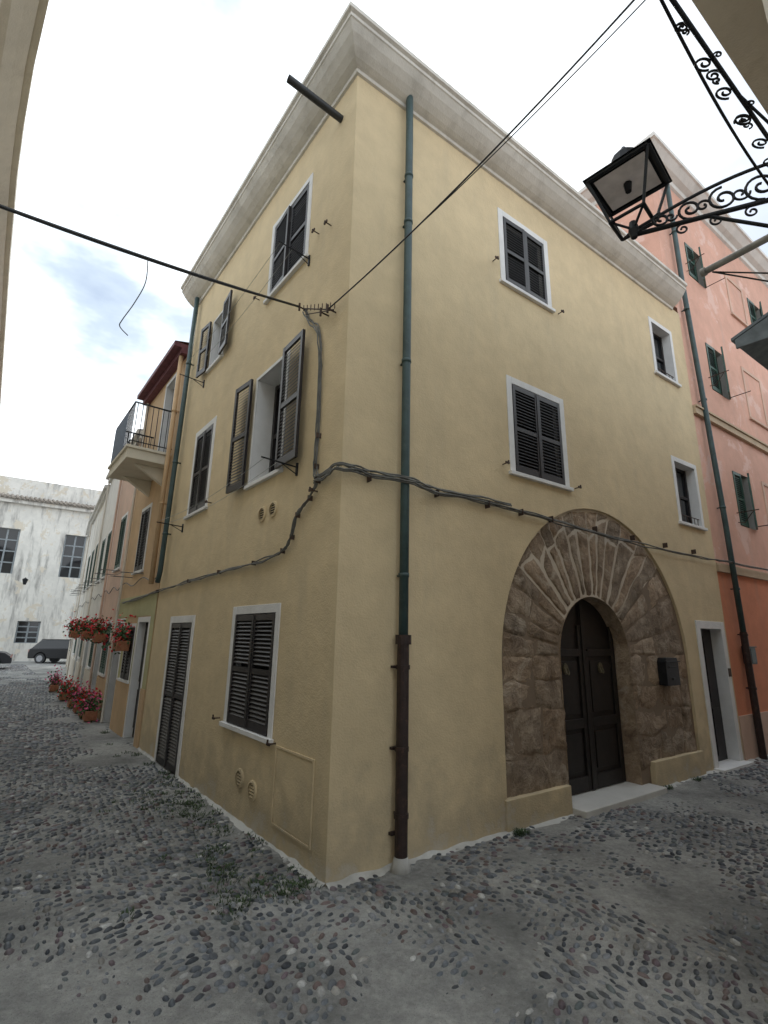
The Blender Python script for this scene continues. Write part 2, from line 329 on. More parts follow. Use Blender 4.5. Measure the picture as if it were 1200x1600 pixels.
for k in range(NV):
    a0,a1=angs[k],angs[k+1]; i0,i1,o0,o1=inn(a0),inn(a1),outp(a0),outp(a1); mid=abs((a0+a1)/2-math.pi/2)
    g=random.choice([0.012,0.016,0.022,0.028])
    if mid<0.85:
        L0=random.uniform(0.62,0.97); L1=random.uniform(0.62,0.97)
        patch(i0,lerp(i0,o0,L0),lerp(i1,o1,L1),i1,-0.028,0.014,k*3.1,16,7,g,0.018)
        if min(L0,L1)<0.9: patch(lerp(i0,o0,L0),lerp(i0,o0,0.985),lerp(i1,o1,0.985),lerp(i1,o1,L1),-0.030,0.018,k*3.1+5,6,7,0.006,0.012)
    else:
        cut=random.uniform(0.42,0.7)
        patch(i0,lerp(i0,o0,cut),lerp(i1,o1,cut+random.uniform(-.05,.05)),i1,-0.028,0.026,k*3.1,9,7,0.008,0.016)
        patch(lerp(i0,o0,cut),lerp(i0,o0,0.985),lerp(i1,o1,0.985),lerp(i1,o1,cut),-0.030,0.030,k*3.1+50,8,7,0.005,0.014)
def courses(ua,ub,z0,z1,hs):
    z=z0
    while z<z1-0.02:
        h=min(random.uniform(*hs),z1-z)
        if z1-z-h<0.12: h=z1-z
        u=ua
        while u<ub-0.01:
            w=random.uniform(0.4,1.1)
            if ub-u-w<0.25: w=ub-u
            patch((u+0.005,z+random.uniform(-.03,.03)),(u+w-0.005,z+random.uniform(-.03,.03)),(u+w-0.005,z+h),(u+0.005,z+h),-0.030,0.040,u*7+z*3,12,9,0.001,0.014,0.07); u+=w
        z+=h
courses(AC[0]-AR_+0.03,DC[0]-DRr,0.26,AC[1]+0.11,(0.24,0.5)); courses(DC[0]+DRr,AC[0]+AR_-0.03,0.26,AC[1]+0.11,(0.24,0.5))
st.make('arch_stones',M_STONE,house,smooth=True,recalc=False)
jb=MB(); j2=MB(); NB=40; JN=-0.042
for k in range(NB):
    a0=math.pi*k/NB; a1=math.pi*(k+1)/NB
    (jb if 0.20<(k+0.5)/NB<0.80 else j2).poly([FR.p(*inn(a0),JN),FR.p(*outp(a0),JN),FR.p(*outp(a1),JN),FR.p(*inn(a1),JN)])
j2.poly([FR.p(AC[0]-AR_,0,JN),FR.p(DC[0]-DRr,0,JN),FR.p(DC[0]-DRr,DC[1],JN),FR.p(AC[0]-AR_,DC[1],JN)])
j2.poly([FR.p(DC[0]+DRr,0,JN),FR.p(AC[0]+AR_,0,JN),FR.p(AC[0]+AR_,DC[1],JN),FR.p(DC[0]+DRr,DC[1],JN)])
jb.make('lime_joints',M_JOINT,house); j2.make('earth_joints',M_JOINT2,house)
js=MB(); path=[(DC[0]-DRr,0)]+[inn(math.pi*k/24) for k in range(25)]+[(DC[0]+DRr,0)]
for p,q in zip(path,path[1:]): js.poly([FR.p(*p,-0.03),FR.p(*q,-0.03),FR.p(*q,-0.30),FR.p(*p,-0.30)],(1.2,1.18,1.15))
js.make('arch_jamb',M_STONE,house)
dr=MB(); pts=[(DC[0]-DRr,0.08)]+[inn(math.pi*k/24) for k in range(25)]+[(DC[0]+DRr,0.08)]
dr.prism(FR,pts,-0.32,-0.27)
for side in (-1,1):
    x0,x1=(DC[0]-DRr+0.03,DC[0]-0.012) if side<0 else (DC[0]+0.012,DC[0]+DRr-0.03)
    for (a,b,c,d) in ((x0,x0+0.09,0.1,1.85),(x1-0.09,x1,0.1,2.2),(x0+0.09,x1-0.09,0.1,0.28),(x0+0.09,x1-0.09,0.86,0.98),(x0+0.09,x1-0.09,1.78,1.88)): dr.box(FR,a,b,c,d,-0.271,-0.24)
    for (c,d) in ((0.34,0.80),(1.04,1.72)): dr.box(FR,x0+0.14,x1-0.14,c,d,-0.271,-0.252)
dr.box(FR,DC[0]-0.03,DC[0]+0.03,0.1,2.5,-0.24,-0.225)
dr.make('arched_wooden_door',M_WOOD,house,bevel=0.006)
kn=MB()
for u in (DC[0]-0.42,DC[0]+0.38):
    kn.prism(FR,[(u+0.05*math.cos(t*math.pi/8),1.62+0.075*math.sin(t*math.pi/8)) for t in range(16)],-0.252,-0.236)
    kn.tube([FR.p(u-0.03,1.63,-0.235),FR.p(u-0.03,1.57,-0.21),FR.p(u,1.55,-0.20),FR.p(u+0.03,1.57,-0.21),FR.p(u+0.03,1.63,-0.235)],0.008,6)
kn.make('door_knockers',paint('old_brass',(0.16,0.14,0.09),0.45,0.5),house)
th=MB(); th.box(FR,3.26,5.10,0.0,0.09,-0.30,0.20); th.make('marble_threshold',M_MARB,house,bevel=0.01)
dd=MB(); dd.box(FR,2.14,3.25,0,0.33,-0.05,0.035); dd.box(FR,5.16,6.62,0,0.36,-0.05,0.035)
dd.make('plaster_plinth',M_YEL,house,bevel=0.008)
# -------- cornice
prof=[(-0.01,8.775),(0.03,8.785),(0.04,8.825),(0.075,8.84),(0.12,8.865),(0.19,8.92),(0.26,8.99),(0.315,9.07),(0.33,9.08),(0.33,9.13),(0.365,9.15),(0.365,9.21),(0.30,9.25),(-0.4,9.36)]
mit=(OL+OR)/(1+OL.dot(OR))
cn=MB()
profile_run(cn,prof,[lambda n:C0+DL*(ULT+0.02)+OL*n,lambda n:C0+mit*n,lambda n:C0+DR*(URT+0.05)+OR*n])
cn.make('cornice',M_CORN,house)
rf=MB(); A=C0+Z*9.34-OL*0.1-OR*0.1; B=C0+DL*(ULT)+Z*9.34; E=C0+DR*(URT-0.1)+Z*9.34; G=C0+DL*UL+DR*URT+Z*9.34; T=(A+B+E+G)/4+Z*0.9
for p,q in ((A,B),(B,G),(G,E),(E,A)): rf.poly([p,q,T])
rf.make('hipped_tile_roof',M_TILE,house)
# -------- downpipes
dp=MB()
def pipe(mb,F,pts,r,collars=(),n=0.10):
    mb.tube([F.p(u,z,n) for u,z in pts],r,14)
    for u,z in collars: mb.tube([F.p(u,z-0.02,n),F.p(u,z+0.02,n)],r*1.16,14); mb.box(F,u-0.012,u+0.012,z-0.01,z+0.01,0,n)
pipe(dp,FR,[(0.74,8.90),(0.74,8.2),(0.71,4.0),(0.70,1.95)],0.047,[(0.735,7.6),(0.73,6.9),(0.715,5.0),(0.70,2.6)])
dp.make('green_downpipe',M_TEAL,house,smooth=True)
db=MB(); pipe(db,FR,[(0.70,1.97),(0.69,0.0)],0.058,[(0.70,1.72),(0.69,1.0),(0.69,0.45)])
db.tube([FR.p(0.70,1.93,0.10),FR.p(0.70,2.02,0.10)],0.078,14)
for z in (0.3,1.0,1.72): db.box(FR,0.61,0.78,z-0.012,z+0.012,0.02,0.06)
db.make('iron_downpipe',M_IRONB,house,smooth=False)
pf_=MB(); pf_.tube([FR.p(0.69,0.01,0.10),FR.p(0.69,0.08,0.10),FR.p(0.69,0.13,0.10)],[0.10,0.075,0.06],12); pf_.make('pipe_footing',M_MORT,house,smooth=True)
lp=MB(); pipe(lp,FL,[(5.62,8.82),(5.68,6),(5.80,3.1),(5.88,2.9)],0.045,[(5.65,7.3),(5.71,5.2),(5.77,3.8)]); lp.make('street_side_downpipe',M_TEAL,house,smooth=True)
sp=MB(); sp.tube([FL.p(0.33,8.40,0.0),FL.p(0.36,8.44,0.75)],0.045,14,False); sp.tube([FL.p(0.33,8.40,0.0),FL.p(0.36,8.44,0.75)],0.039,14,False)
sp.make('drain_spout',M_CABLEB,house,smooth=True)
cb=MB()
for u,z in ((0.95,6.70),(4.80,6.55),(0.92,3.86),(5.05,3.83)):
    cb.tube([FL.p(u,z,0),FL.p(u,z+0.02,0.45)],0.009,6); cb.tube([FL.p(u,z-0.09,0),FL.p(u,z+0.01,0.22)],0.006,6); cb.box(FL,u-0.015,u+0.015,z-0.1,z+0.05,0,0.02)
cb.make('clothesline_bars',M_IRON,house)
cl=MB()
for z,a,b in ((6.71,0.95,4.80),(3.87,0.92,5.05)):
    for n in (0.25,0.42):
        cl.tube([FL.p(a+(b-a)*t/12,z-0.10*math.sin(math.pi*t/12),n) for t in range(13)],0.003,5)
cl.make('clothes_lines',paint('washing_line',(0.35,0.37,0.36),0.6),house)
# -------- wall cables
wc=MB()
def smoothpath(pts,k=6):
    P=[Vector(p) for p in pts]; out=[]
    for i in range(len(P)-1):
        p0=P[max(i-1,0)];p1=P[i];p2=P[i+1];p3=P[min(i+2,len(P)-1)]
        for s in range(k):
            t=s/k; out.append(0.5*((2*p1)+(-p0+p2)*t+(2*p0-5*p1+4*p2-p3)*t*t+(-p0+3*p1-3*p2+p3)*t**3))
    out.append(P[-1]); return out
def cab(F,pts,r,n=0.03,jit=0.0,mb=wc,seed=0):
    q=smoothpath([F.p(u+0,z,n) for u,z in pts],6)
    q=[p+Vector((0,0,jit*noise.noise(Vector((i*0.35,seed,0)))))+F.n*abs(jit*0.4*noise.noise(Vector((i*0.3,seed,5)))) for i,p in enumerate(q)]
    mb.tube(q,r,6)
vert=[(0.93,5.93),(0.75,5.68),(0.55,5.45),(0.47,5.1),(0.45,4.6),(0.44,4.1),(0.45,3.75),(0.40,3.58),(0.55,3.42),(0.80,3.28),(0.90,3.05),(1.10,2.92),(1.85,2.86),(3.0,2.85),(4.3,2.82),(6.1,2.76),(8.9,2.66)]
for k in range(3): cab(FL,[(u+0.012*k,z-0.015*k) for u,z in vert],0.009,0.025+0.01*k,0.045,seed=k)
for k in range(5):
    q=[FL.p(0.45,3.58,0.05)]+[FL.p(0.2,3.60,0.05)]+[C0+mit*0.07+Z*3.60]+[FR.p(0.3,3.60,0.06),FR.p(0.72,3.58,0.17),FR.p(1.2,3.58,0.06),FR.p(2.0,3.60,0.05),FR.p(3.0,3.57,0.05),FR.p(4.2,3.52,0.05),FR.p(5.8,3.50,0.05),FR.p(7.7,3.50,0.05),FR.p(8.6,3.52,0.1),FR.p(12,3.55,0.05)]
    q=smoothpath(q,7); off=Z*(0.016*(k-2))+(OR*0.01*(k%2))
    lim=len(q) if k<2 else int(len(q)*(0.72 if k==2 else 0.55))
    wc.tube([p+off+Z*0.035*noise.noise(Vector((i*0.3,k*4,0))) for i,p in enumerate(q[:lim])],0.010,6)
wc.make('wall_cables',M_CABLE,house,smooth=True)
pins=MB()
for u,z in vert[5:16]: pins.box(FL,u-0.007,u+0.007,z-0.035,z+0.02,0,0.055)
for u in (0.3,1.2,2.0,2.6,3.2,4.2,5.2,6.2,7.2): pins.box(FR,u-0.006,u+0.006,3.52,3.60,0,0.075)
for u,z in ((0.93,5.93),(0.40,5.56),(0.25,5.52)):
    pins.tube([FL.p(u,z,0),FL.p(u,z,0.12)],0.01,6); pins.tube([FL.p(u,z-0.05,0.11),FL.p(u,z+0.05,0.11)],0.014,6)
for k in range(9):
    t=k/8; u=0.93+(0.2-0.93)*t; z=5.93+(5.55-5.93)*t; pins.tube([FL.p(u,z-0.03,0.05),FL.p(u,z+0.05,0.05)],0.006,5)
pins.tube([FL.p(0.93,5.93,0.06),FL.p(0.2,5.50,0.06)],0.008,6); pins.tube([FL.p(0.85,5.80,0.06),FL.p(0.2,5.50,0.06)],0.006,6)
pins.make('cable_pins',M_RUST,house)
# ================================================================== PINK HOUSE
pink=empty('pink_house'); pw=MB(); ps=MB(); prv=MB(); psh=MB(); pb=MB(); pd=MB()
FP=Frame(C0-OR*0.02,DR,OR); PU=20.0; PH=12.75
wins=[(9.02,9.84,10.28,11.20),(9.30,10.18,7.44,8.62),(9.64,10.46,4.40,5.62),(12.6,13.5,10.2,11.3),(13.0,13.9,7.4,8.6),(13.2,14.1,4.4,5.6)]
wallgrid(pw,prv,FP,8.125,PU,3.42,PH,[w+(0.12,) for w in wins])
wallgrid(ps,prv,FP,8.125,PU,0,3.42,[(10.6,11.6,0,2.5,0.25),(13.4,14.6,0,2.5,0.25)])
pw.poly([FP.p(URT,9.0),FP.p(8.125,9.0),FP.p(8.125,PH),FP.p(URT,PH)])
pw.poly([FP.p(URT,8.6,0),FP.p(URT,PH,0),FP.p(URT,PH,-9),FP.p(URT,8.6,-9)]); pw.poly([FP.p(PU,0,0),FP.p(PU,PH,0),FP.p(PU,PH,-9),FP.p(PU,0,-9)])
pw.poly([FP.p(URT,8.6,-9),FP.p(URT,PH,-9),FP.p(PU,PH,-9),FP.p(PU,8.6,-9)])
pw.make('upper_facade',M_PINK,pink); ps.make('ground_floor',M_SALM,pink)
for a,b,c,d in wins:
    pd.box(FP,a,b,c,d,-0.14,-0.12); m=(a+b)/2
    shutter(psh,FP.sub(a+0.01,c+0.01,-0.02),m-a-0.015,d-c-0.02); shutter(psh,FP.sub(b-0.01,c+0.01,0.0,math.radians(18),True),m-a-0.015,d-c-0.02)
pd.box(FP,10.6,11.6,0,2.5,-0.3,-0.25); pd.box(FP,13.4,14.6,0,2.5,-0.3,-0.25); pd.make('dark_rooms',M_DARK,pink)
psh.make('green_shutters',M_GSHUT,pink); prv.make('reveals',M_PALE,pink)
pb.box(FP,8.13,PU,3.30,3.42,0.001,0.06); pb.box(FP,8.13,PU,3.42,3.46,0.001,0.04)
pb.box(FP,8.13,PU,6.52,6.66,0.001,0.07); pb.box(FP,8.13,PU,6.66,6.70,0.001,0.10)
pb.make('string_courses',M_BAND,pink)
fr=MB()
for a,b,c,d in ((11.3,12.3,7.3,8.6),(11.3,12.3,4.3,5.6),(11.3,12.2,10.2,11.3)): surround(fr,FP,a,b,c,d,0.08,0.02,n=0.001)
surround(fr,FP,10.6,11.6,0,2.5,0.12,0.02,bottom=False,n=0.001)
fr.make('blind_window_frames',M_ROSE,pink)
bs=MB(); bs.box(FP,8.14,10.45,0,0.75,0.001,0.03); bs.box(FP,11.75,13.38,0,0.75,0.001,0.03); bs.make('plinth',M_ROSE,pink)
pc=MB(); prf=[(0,12.55),(0.05,12.58),(0.07,12.68),(0.18,12.75),(0.30,12.90),(0.34,12.92),(0.34,13.02),(0,13.12)]
sL=-DR; mt=(OR+sL)/(1+OR.dot(sL))
profile_run(pc,prf,[lambda n:FP.p(URT,0,-9)+sL*n,lambda n:FP.p(URT,0,0)+mt*n,lambda n:FP.p(PU,0,0)+OR*n])
pc.make('cornice',M_PALE,pink)
pr=MB(); pr.poly([FP.p(URT-0.2,13.1,0.2),FP.p(PU,13.1,0.2),FP.p(PU-3,14.3,-4.5),FP.p(URT+3,14.3,-4.5)]); pr.poly([FP.p(URT-0.2,13.1,0.2),FP.p(URT-0.2,13.1,-9),FP.p(URT+3,14.3,-4.5)]); pr.poly([FP.p(URT-0.2,13.1,-9),FP.p(PU,13.1,-9),FP.p(PU-3,14.3,-4.5),FP.p(URT+3,14.3,-4.5)])
pr.make('tile_roof',M_TILE,pink)
pp=MB(); pipe(pp,FP,[(8.30,12.5),(8.32,9.7),(8.50,6.56),(8.62,4.27),(8.66,2.2)],0.05,[(8.3,11),(8.33,9.0),(8.5,6.9),(8.6,4.6),(8.66,3.0)]); pp.make('green_downpipe',M_TEAL,pink,smooth=True)
pp=MB(); pipe(pp,FP,[(8.66,2.2),(8.68,0)],0.06,[(8.66,2.15),(8.67,1.2)]); pp.make('iron_downpipe',M_IRONB,pink)
mx=MB(); mx.box(FP,8.74,9.0,1.62,1.92,0,0.13); mx.box(FP,8.76,8.98,1.64,1.90,0.13,0.14); mx.box(FP,8.72,9.02,1.92,1.94,-0.0,0.15); mx.tube([FP.p(8.87,1.62,0.06),FP.p(8.87,0,0.06)],0.012,6); mx.make('electric_meter_box',M_TEAL,None,bevel=0.005)
ir=MB()
for a,b,c,d in wins[:3]:
    ir.tube([FP.p(a-0.1,c+0.25,0),FP.p(a-0.1,c+0.25,0.4)],0.01,6)
    ir.tube([FP.p(a-0.1,c+0.05,0),FP.p(a-0.1,c+0.02,0.12),FP.p(a-0.1,c+0.12,0.2),FP.p(a-0.1,c+0.24,0.3)],0.008,6); ir.tube([FP.p(b+0.1,c+0.1,0),FP.p(b+0.1,c+0.1,0.4)],0.01,6)
ir.make('iron_bars',M_RUST,pink)
mbx=MB(); mbx.prism(FR,[(5.62,1.36),(6.0,1.36),(6.0,1.70),(5.97,1.76),(5.65,1.76),(5.62,1.70)],-0.02,0.11); mbx.box(FR,5.60,6.02,1.70,1.715,0.10,0.135); mbx.box(FR,5.70,5.92,1.62,1.64,0.11,0.118); mbx.box(FR,5.77,5.85,1.44,1.47,0.11,0.122)
mbx.make('mailbox',M_IRON,None,bevel=0.006)
# ================================================================== ROW HOUSES
def row_house(name,u0,u1,h,mat,wn,doors,base=None,baseh=0.9,shm=None,depth=7,corn=None,n0=0.0,n1=0.0,eave=0.18):
    e=empty(name); A=C0+DL*u0+OL*n0; B=C0+DL*u1+OL*n1; d=(B-A).normalized(); nn=Vector((-d.y,d.x,0)); nn=nn if nn.dot(OL)>0 else -nn
    F=Frame(A-d*u0,d,nn); u1=u0+(B-A).length; w=MB(); r=MB(); s=MB(); dk=MB(); t=MB(); b=MB()
    ops=[x+(0.1,) for x in wn]+[x+(0.15,) for x in doors]
    wallgrid(w,r,F,u0,u1,0,h,ops)
    for u in (u0,u1): w.poly([F.p(u,0,0),F.p(u,h,0),F.p(u,h,-depth),F.p(u,0,-depth)])
    w.poly([F.p(u0,0,-depth),F.p(u1,0,-depth),F.p(u1,h,-depth),F.p(u0,h,-depth)])
    for x in wn:
        dk.box(F,*x,-0.12,-0.1); closed_pair(s,F,*x,-0.01,pitch=0.06,mid=False); surround(t,F,*x,0.08)
    for x in doors:
        s.box(F,x[0],x[1],0,x[3],-0.17,-0.14); s.box(F,x[0]+0.1,x[1]-0.1,0.2,0.9,-0.14,-0.125); s.box(F,x[0]+0.1,x[1]-0.1,1.05,x[3]-0.15,-0.14,-0.125); surround(t,F,*x,0.1,bottom=False)
    if base:
        us=[u0]+sorted([y for x in doors if x[2]<0.1 for y in (x[0]-0.1,x[1]+0.1)])+[u1]
        for a,c in zip(us[0::2],us[1::2]): b.box(F,a+0.002,c-0.002,0,baseh,-0.05,0.03)
        b.make('plinth',base,e)
    w.make('facade',mat,e); r.make('reveals',M_WHITE,e); s.make('shutters_and_doors',shm or M_GSHUT,e); dk.make('dark_rooms',M_DARK,e); t.make('surrounds',M_WHITE,e)
    c=MB(); c.box(F,u0+0.01,u1-0.01,h-0.12,h,0.001,eave*0.5); c.box(F,u0+0.01,u1-0.01,h,h+0.1,-0.02,eave); c.make('eaves_moulding',corn or M_PALE,e)
    q=MB(); q.poly([F.p(u0,h+0.1,eave),F.p(u1,h+0.1,eave),F.p(u1,h+1.0,-depth/2),F.p(u0,h+1.0,-depth/2)]); q.poly([F.p(u0,h+0.1,-depth),F.p(u1,h+0.1,-depth),F.p(u1,h+1.0,-depth/2),F.p(u0,h+1.0,-depth/2)])
    for u in (u0+0.02,u1-0.02): q.poly([F.p(u,h+0.0,0),F.p(u,h+1.0,-depth/2),F.p(u,h+0.0,-depth)])
    q.make('tile_roof',M_TILE,e)
    k=MB()
    k.tube([F.p(u1-0.2,h,0.06),F.p(u1-0.2,0.05,0.06)],0.03,8); k.make('downpipe',M_ROSE if mat is M_ROSE else M_BEIGE,e)
    k=MB(); k.tube([F.p(u0+(u1-u0)*i/16,3.05-0.06*math.sin(i*0.8),0.04) for i in range(17)],0.010,5)
    for x in wn:
        if x[2]>3: k.tube([F.p(x[0]-0.15,x[2]-0.1,0),F.p(x[0]-0.15,x[2]-0.1,0.45)],0.01,5); k.tube([F.p(x[1]+0.15,x[2]-0.1,0),F.p(x[1]+0.15,x[2]-0.1,0.45)],0.01,5); k.tube([F.p(x[0]-0.15,x[2]-0.1,0.4),F.p(x[1]+0.15,x[2]-0.1,0.4)],0.005,5)
    k.make('facade_cable',M_CABLE,e); return e,F
bh,F2=row_house('balcony_house',6.14,9.4,7.9,M_ORANGE,[(7.6,8.3,3.3,4.7),(7.5,8.2,1.05,2.1)],[(6.5,7.25,0,2.2),(6.9,7.6,5.62,7.6),(8.6,9.25,0,2.2)],base=M_ORANGE,baseh=1.0,corn=M_MAROON,eave=0.30,shm=M_WOOD)
gp=MB()
for a,b in ((6.15,6.39),(7.36,7.41),(8.3,8.49),): gp.box(F2,a,b,1.0,2.32,0.001,0.012)
gp.box(F2,6.15,9.39,2.32,2.75,0.002,0.010); gp.make('olive_ground_floor',M_GREENP,bh)
bl=MB(); bl.box(F2,6.5,8.3,5.36,5.56,0.0,0.82); bl.box(F2,6.46,8.34,5.56,5.62,0.0,0.86); bl.prism(Frame(F2.p(6.8,0,0),OL,DL),[(0,5.0),(0,5.36),(0.6,5.36)],0,0.12); bl.prism(Frame(F2.p(7.9,0,0),OL,DL),[(0,5.0),(0,5.36),(0.6,5.36)],0,0.12)
bl.make('balcony_slab',M_CREAM,bh,bevel=0.01)
br=MB()
for n in (0.80,):
    br.tube([F2.p(6.5,6.55,0),F2.p(6.5,6.55,n),F2.p(8.3,6.55,n),F2.p(8.3,6.55,0)],0.018,6); br.tube([F2.p(6.5,5.72,0),F2.p(6.5,5.72,n),F2.p(8.3,5.72,n),F2.p(8.3,5.72,0)],0.012,6)
for k in range(18): u=6.5+1.8*k/17; br.tube([F2.p(u,5.6,0.80),F2.p(u,6.55,0.80)],0.008,5)
for u in (6.5,8.3):
    for k in range(8): br.tube([F2.p(u,5.6,0.1*k+0.05),F2.p(u,6.55,0.1*k+0.05)],0.008,5)
br.make('balcony_railing',M_IRON,bh)
scn=MB(); scn.box(F2,7.0,8.28,5.70,6.50,0.815,0.822); scn.make('balcony_screen',paint('blue_grey_screen',(0.06,0.09,0.14),0.7),bh)
op=MB(); pipe(op,F2,[(6.3,7.8),(6.34,2.9)],0.045,[(6.3,6.5),(6.32,4.5)]); op.make('ochre_downpipe',M_ORANGE,bh,smooth=True)
row_house('rose_row_house',9.4,12.2,7.0,M_ROSE,[(10.2,11.0,3.6,5.0),(10.1,10.9,1.0,2.2)],[(11.2,12.0,0,2.2)],base=M_ORANGE,n0=0,n1=-0.12)
row_house('cream_row_house',12.2,16.0,7.4,M_PALE,[(12.8,13.6,3.6,5.0),(14.4,15.2,3.6,5.0),(12.9,13.6,1.0,2.2)],[(14.5,15.4,0,2.3)],base=M_BEIGE,n0=-0.12,n1=-0.38)
row_house('white_row_house',16.0,23.0,7.1,M_OLD,[(16.8,17.7,3.7,5.2),(18.7,19.6,3.7,5.2),(20.6,21.5,3.7,5.2),(17.0,17.8,1.1,2.3),(20.5,21.4,1.1,2.3)],[(18.6,19.5,0,2.3)],base=M_BEIGE,n0=-0.38,n1=-0.95)
row_house('pale_row_house',23.0,30.0,7.6,M_PALE,[(24,25,4,5.5),(27,28,4,5.5),(26.6,27.5,1.1,2.4)],[(24,25,0,2.3)],base=M_BEIGE,n0=-0.95,n1=-1.75)
an=MB(); b0=F2.p(8.8,8.6,-1.2)
an.tube([b0,b0+Z*2.2],0.02,6)
for z,l in ((2.1,0.5),(1.9,0.4),(1.6,0.55)): an.tube([b0+Z*z-DR*l*0.5,b0+Z*z+DR*l*0.5],0.01,5)
an.tube([b0+Z*1.85-DL*0.5,b0+Z*1.85+DL*0.5],0.01,5); an.make('tv_antenna',M_CABLE,None)
# ================================================================== END BUILDING
eb=empty('white_building'); FE=Frame(C0+DL*37.5,DR,-DL); w=MB();r=MB();g=MB();t=MB()
EH=10.7
ew=[(1.25,2.6,5.66,8.7),(-2.7,-1.35,5.66,8.7),(-6.7,-5.35,5.66,8.7),(-10.7,-9.35,5.66,8.7),(5.2,6.5,5.66,8.7),(-0.55,0.75,1.17,2.6),(-5.0,-3.7,1.17,2.6),(4.0,5.3,1.17,2.6),(-15.4,-14.0,5.66,8.7)]
wallgrid(w,r,FE,-28,14,0,EH,[x+(0.25,) for x in ew]); w.poly([FE.p(-28,0,0),FE.p(-28,EH,0),FE.p(-28,EH,-10),FE.p(-28,0,-10)])
w.poly([FE.p(14,0,0),FE.p(14,EH,0),FE.p(14,EH,-10),FE.p(14,0,-10)])
w.box(FE,-28,14,EH+0.01,13.1,-10,-3.4)
for x in ew:
    g.box(FE,*x,-0.27,-0.25)
    mid=(x[0]+x[1])/2
    for u in (x[0]+0.05,mid,x[1]-0.05): t.box(FE,u-0.05,u+0.05,x[2],x[3],-0.249,-0.2)
    for k in range(5): z=x[2]+(x[3]-x[2])*k/4; t.box(FE,x[0],x[1],z-0.04,z+0.04,-0.248,-0.21)
w.make('facade',M_OLD,eb); r.make('reveals',M_PALE,eb); g.make('window_glass',M_GLASS,eb); t.make('window_bars',paint('grey_window_frame',(0.25,0.28,0.30),0.5),eb)
tl=MB(); tl.poly([FE.p(-28.3,EH,0.45),FE.p(14.3,EH,0.45),FE.p(14.3,EH+1.0,-3.3),FE.p(-28.3,EH+1.0,-3.3)])
u=-28.2
while u<14.2:
    tl.tube([FE.p(u,EH+0.05,0.5),FE.p(u,EH+1.03,-3.3)],0.09,6); u+=0.28
tl.make('barrel_tile_roof',M_TILEG,eb,smooth=True)
cn2=MB(); cn2.box(FE,-28,14,EH-0.25,EH-0.01,0.001,0.3); cn2.make('eaves_band',M_OLD,eb)
# ================================================================== LEFT NEAR HOUSE
lh=empty('cream_house'); FN=Frame(OL*0.97,DL,-OL); w=MB()
w.box(FN,-6,26,0,8.75,-7,0.0)
w.make('facade',M_CREAM,lh)
c=MB()
pf=[(-0.3,8.40),(0.05,8.47),(0.07,8.6),(0.15,8.66),(0.25,8.78),(0.36,8.90),(0.36,8.94),(0.44,8.96),(0.44,9.12),(-0.2,9.3)]
def bulge(s):
    k=[(-6.3,0.10),(2.0,0.07),(4.0,0.03),(5.6,-0.02),(6.6,-0.10),(7.6,-0.145),(8.6,-0.17),(11,-0.17),(15,-0.13),(20,-0.08),(26.3,0.0)]
    for (a,va),(b,vb) in zip(k,k[1:]):
        if a<=s<=b: return va+(vb-va)*(s-a)/(b-a)
    return 0
stn=[-6.3,0,2.0,3,4.0,4.8,5.6,6.1,6.6,7.1,7.6,8.1,8.6,9.8,11,15,20,26.3]
profile_run(c,pf,[(lambda n,s_=s_:FN.p(s_,0,n+bulge(s_))) for s_ in stn]); c.make('eaves_cornice',M_CREAM,lh,smooth=False)
q=MB(); q.poly([FN.p(-6.2,9.28,0.1),FN.p(26.2,9.28,0.1),FN.p(26.2,10.4,-4),FN.p(-6.2,10.4,-4)]); q.make('tile_roof',M_TILE,lh)
s=MB()
for k in range(6):
    for c_,d_ in ((1.0,2.4),(3.9,5.4),(6.4,7.7)): closed_pair(s,FN,1+4*k,2+4*k,c_,d_,0.01,pitch=0.06)
s.make('shutters',M_GSHUT,lh)
# ================================================================== RIGHT NEAR HOUSE
KC=Vector((2.22,2.12,0)); rh=empty('beige_house'); FB=Frame(KC,DR,-OR); FS=Frame(KC,OR,-DR)
w=MB()
w.poly([FB.p(0,0,0),FB.p(20,0,0),FB.p(20,7.0,0),FB.p(0,7.0,0)]); w.poly([FS.p(0,0,0),FS.p(12,0,0),FS.p(12,7.0,0),FS.p(0,7.0,0)])
w.poly([FB.p(20,0,0),FB.p(20,7,0),FB.p(20,7,-12),FB.p(20,0,-12)]); w.poly([FS.p(12,0,0),FS.p(12,7,0),FS.p(12,7,-20),FS.p(12,0,-20)])
w.make('facades',M_BEIGE,rh)
c=MB(); pf=[(0,6.9),(0.06,6.93),(0.08,7.0),(0.5,7.06),(0.5,7.2),(0,7.4)]
mk=(-OR-DR); profile_run(c,pf,[lambda n:FS.p(12,0,n),lambda n:KC+mk*n,lambda n:FB.p(20,0,n)]); c.make('eaves',M_BEIGE,rh)
q=MB(); q.poly([KC+mk*0.3+Z*7.3,FB.p(20,7.3,0.3),FB.p(14,9,-6),FB.p(6,9,-6)]); q.poly([KC+mk*0.3+Z*7.3,FS.p(12,7.3,0.3),FB.p(6,9,-6)]); q.make('tile_roof',M_TILE,rh)
po=MB(); t0=Vector((2.02,2.69,4.3)); po.tube([t0,t0+OR*0.58],0.022,10); po.tube([t0-OR*0.01,t0+OR*0.015],0.028,10); po.make('projecting_pipe',paint('galvanised_pipe',(0.36,0.35,0.33),0.6),rh,smooth=True)
pw2=MB()
for dz in (0,-0.06): pw2.tube([t0+OR*0.05-Z*0.03,t0+OR*0.30-Z*(0.16-dz)+DR*0.1,t0+OR*0.58-Z*(0.32-dz)+DR*0.25],0.005,5)
pw2.make('service_wires',M_CABLEB,rh)
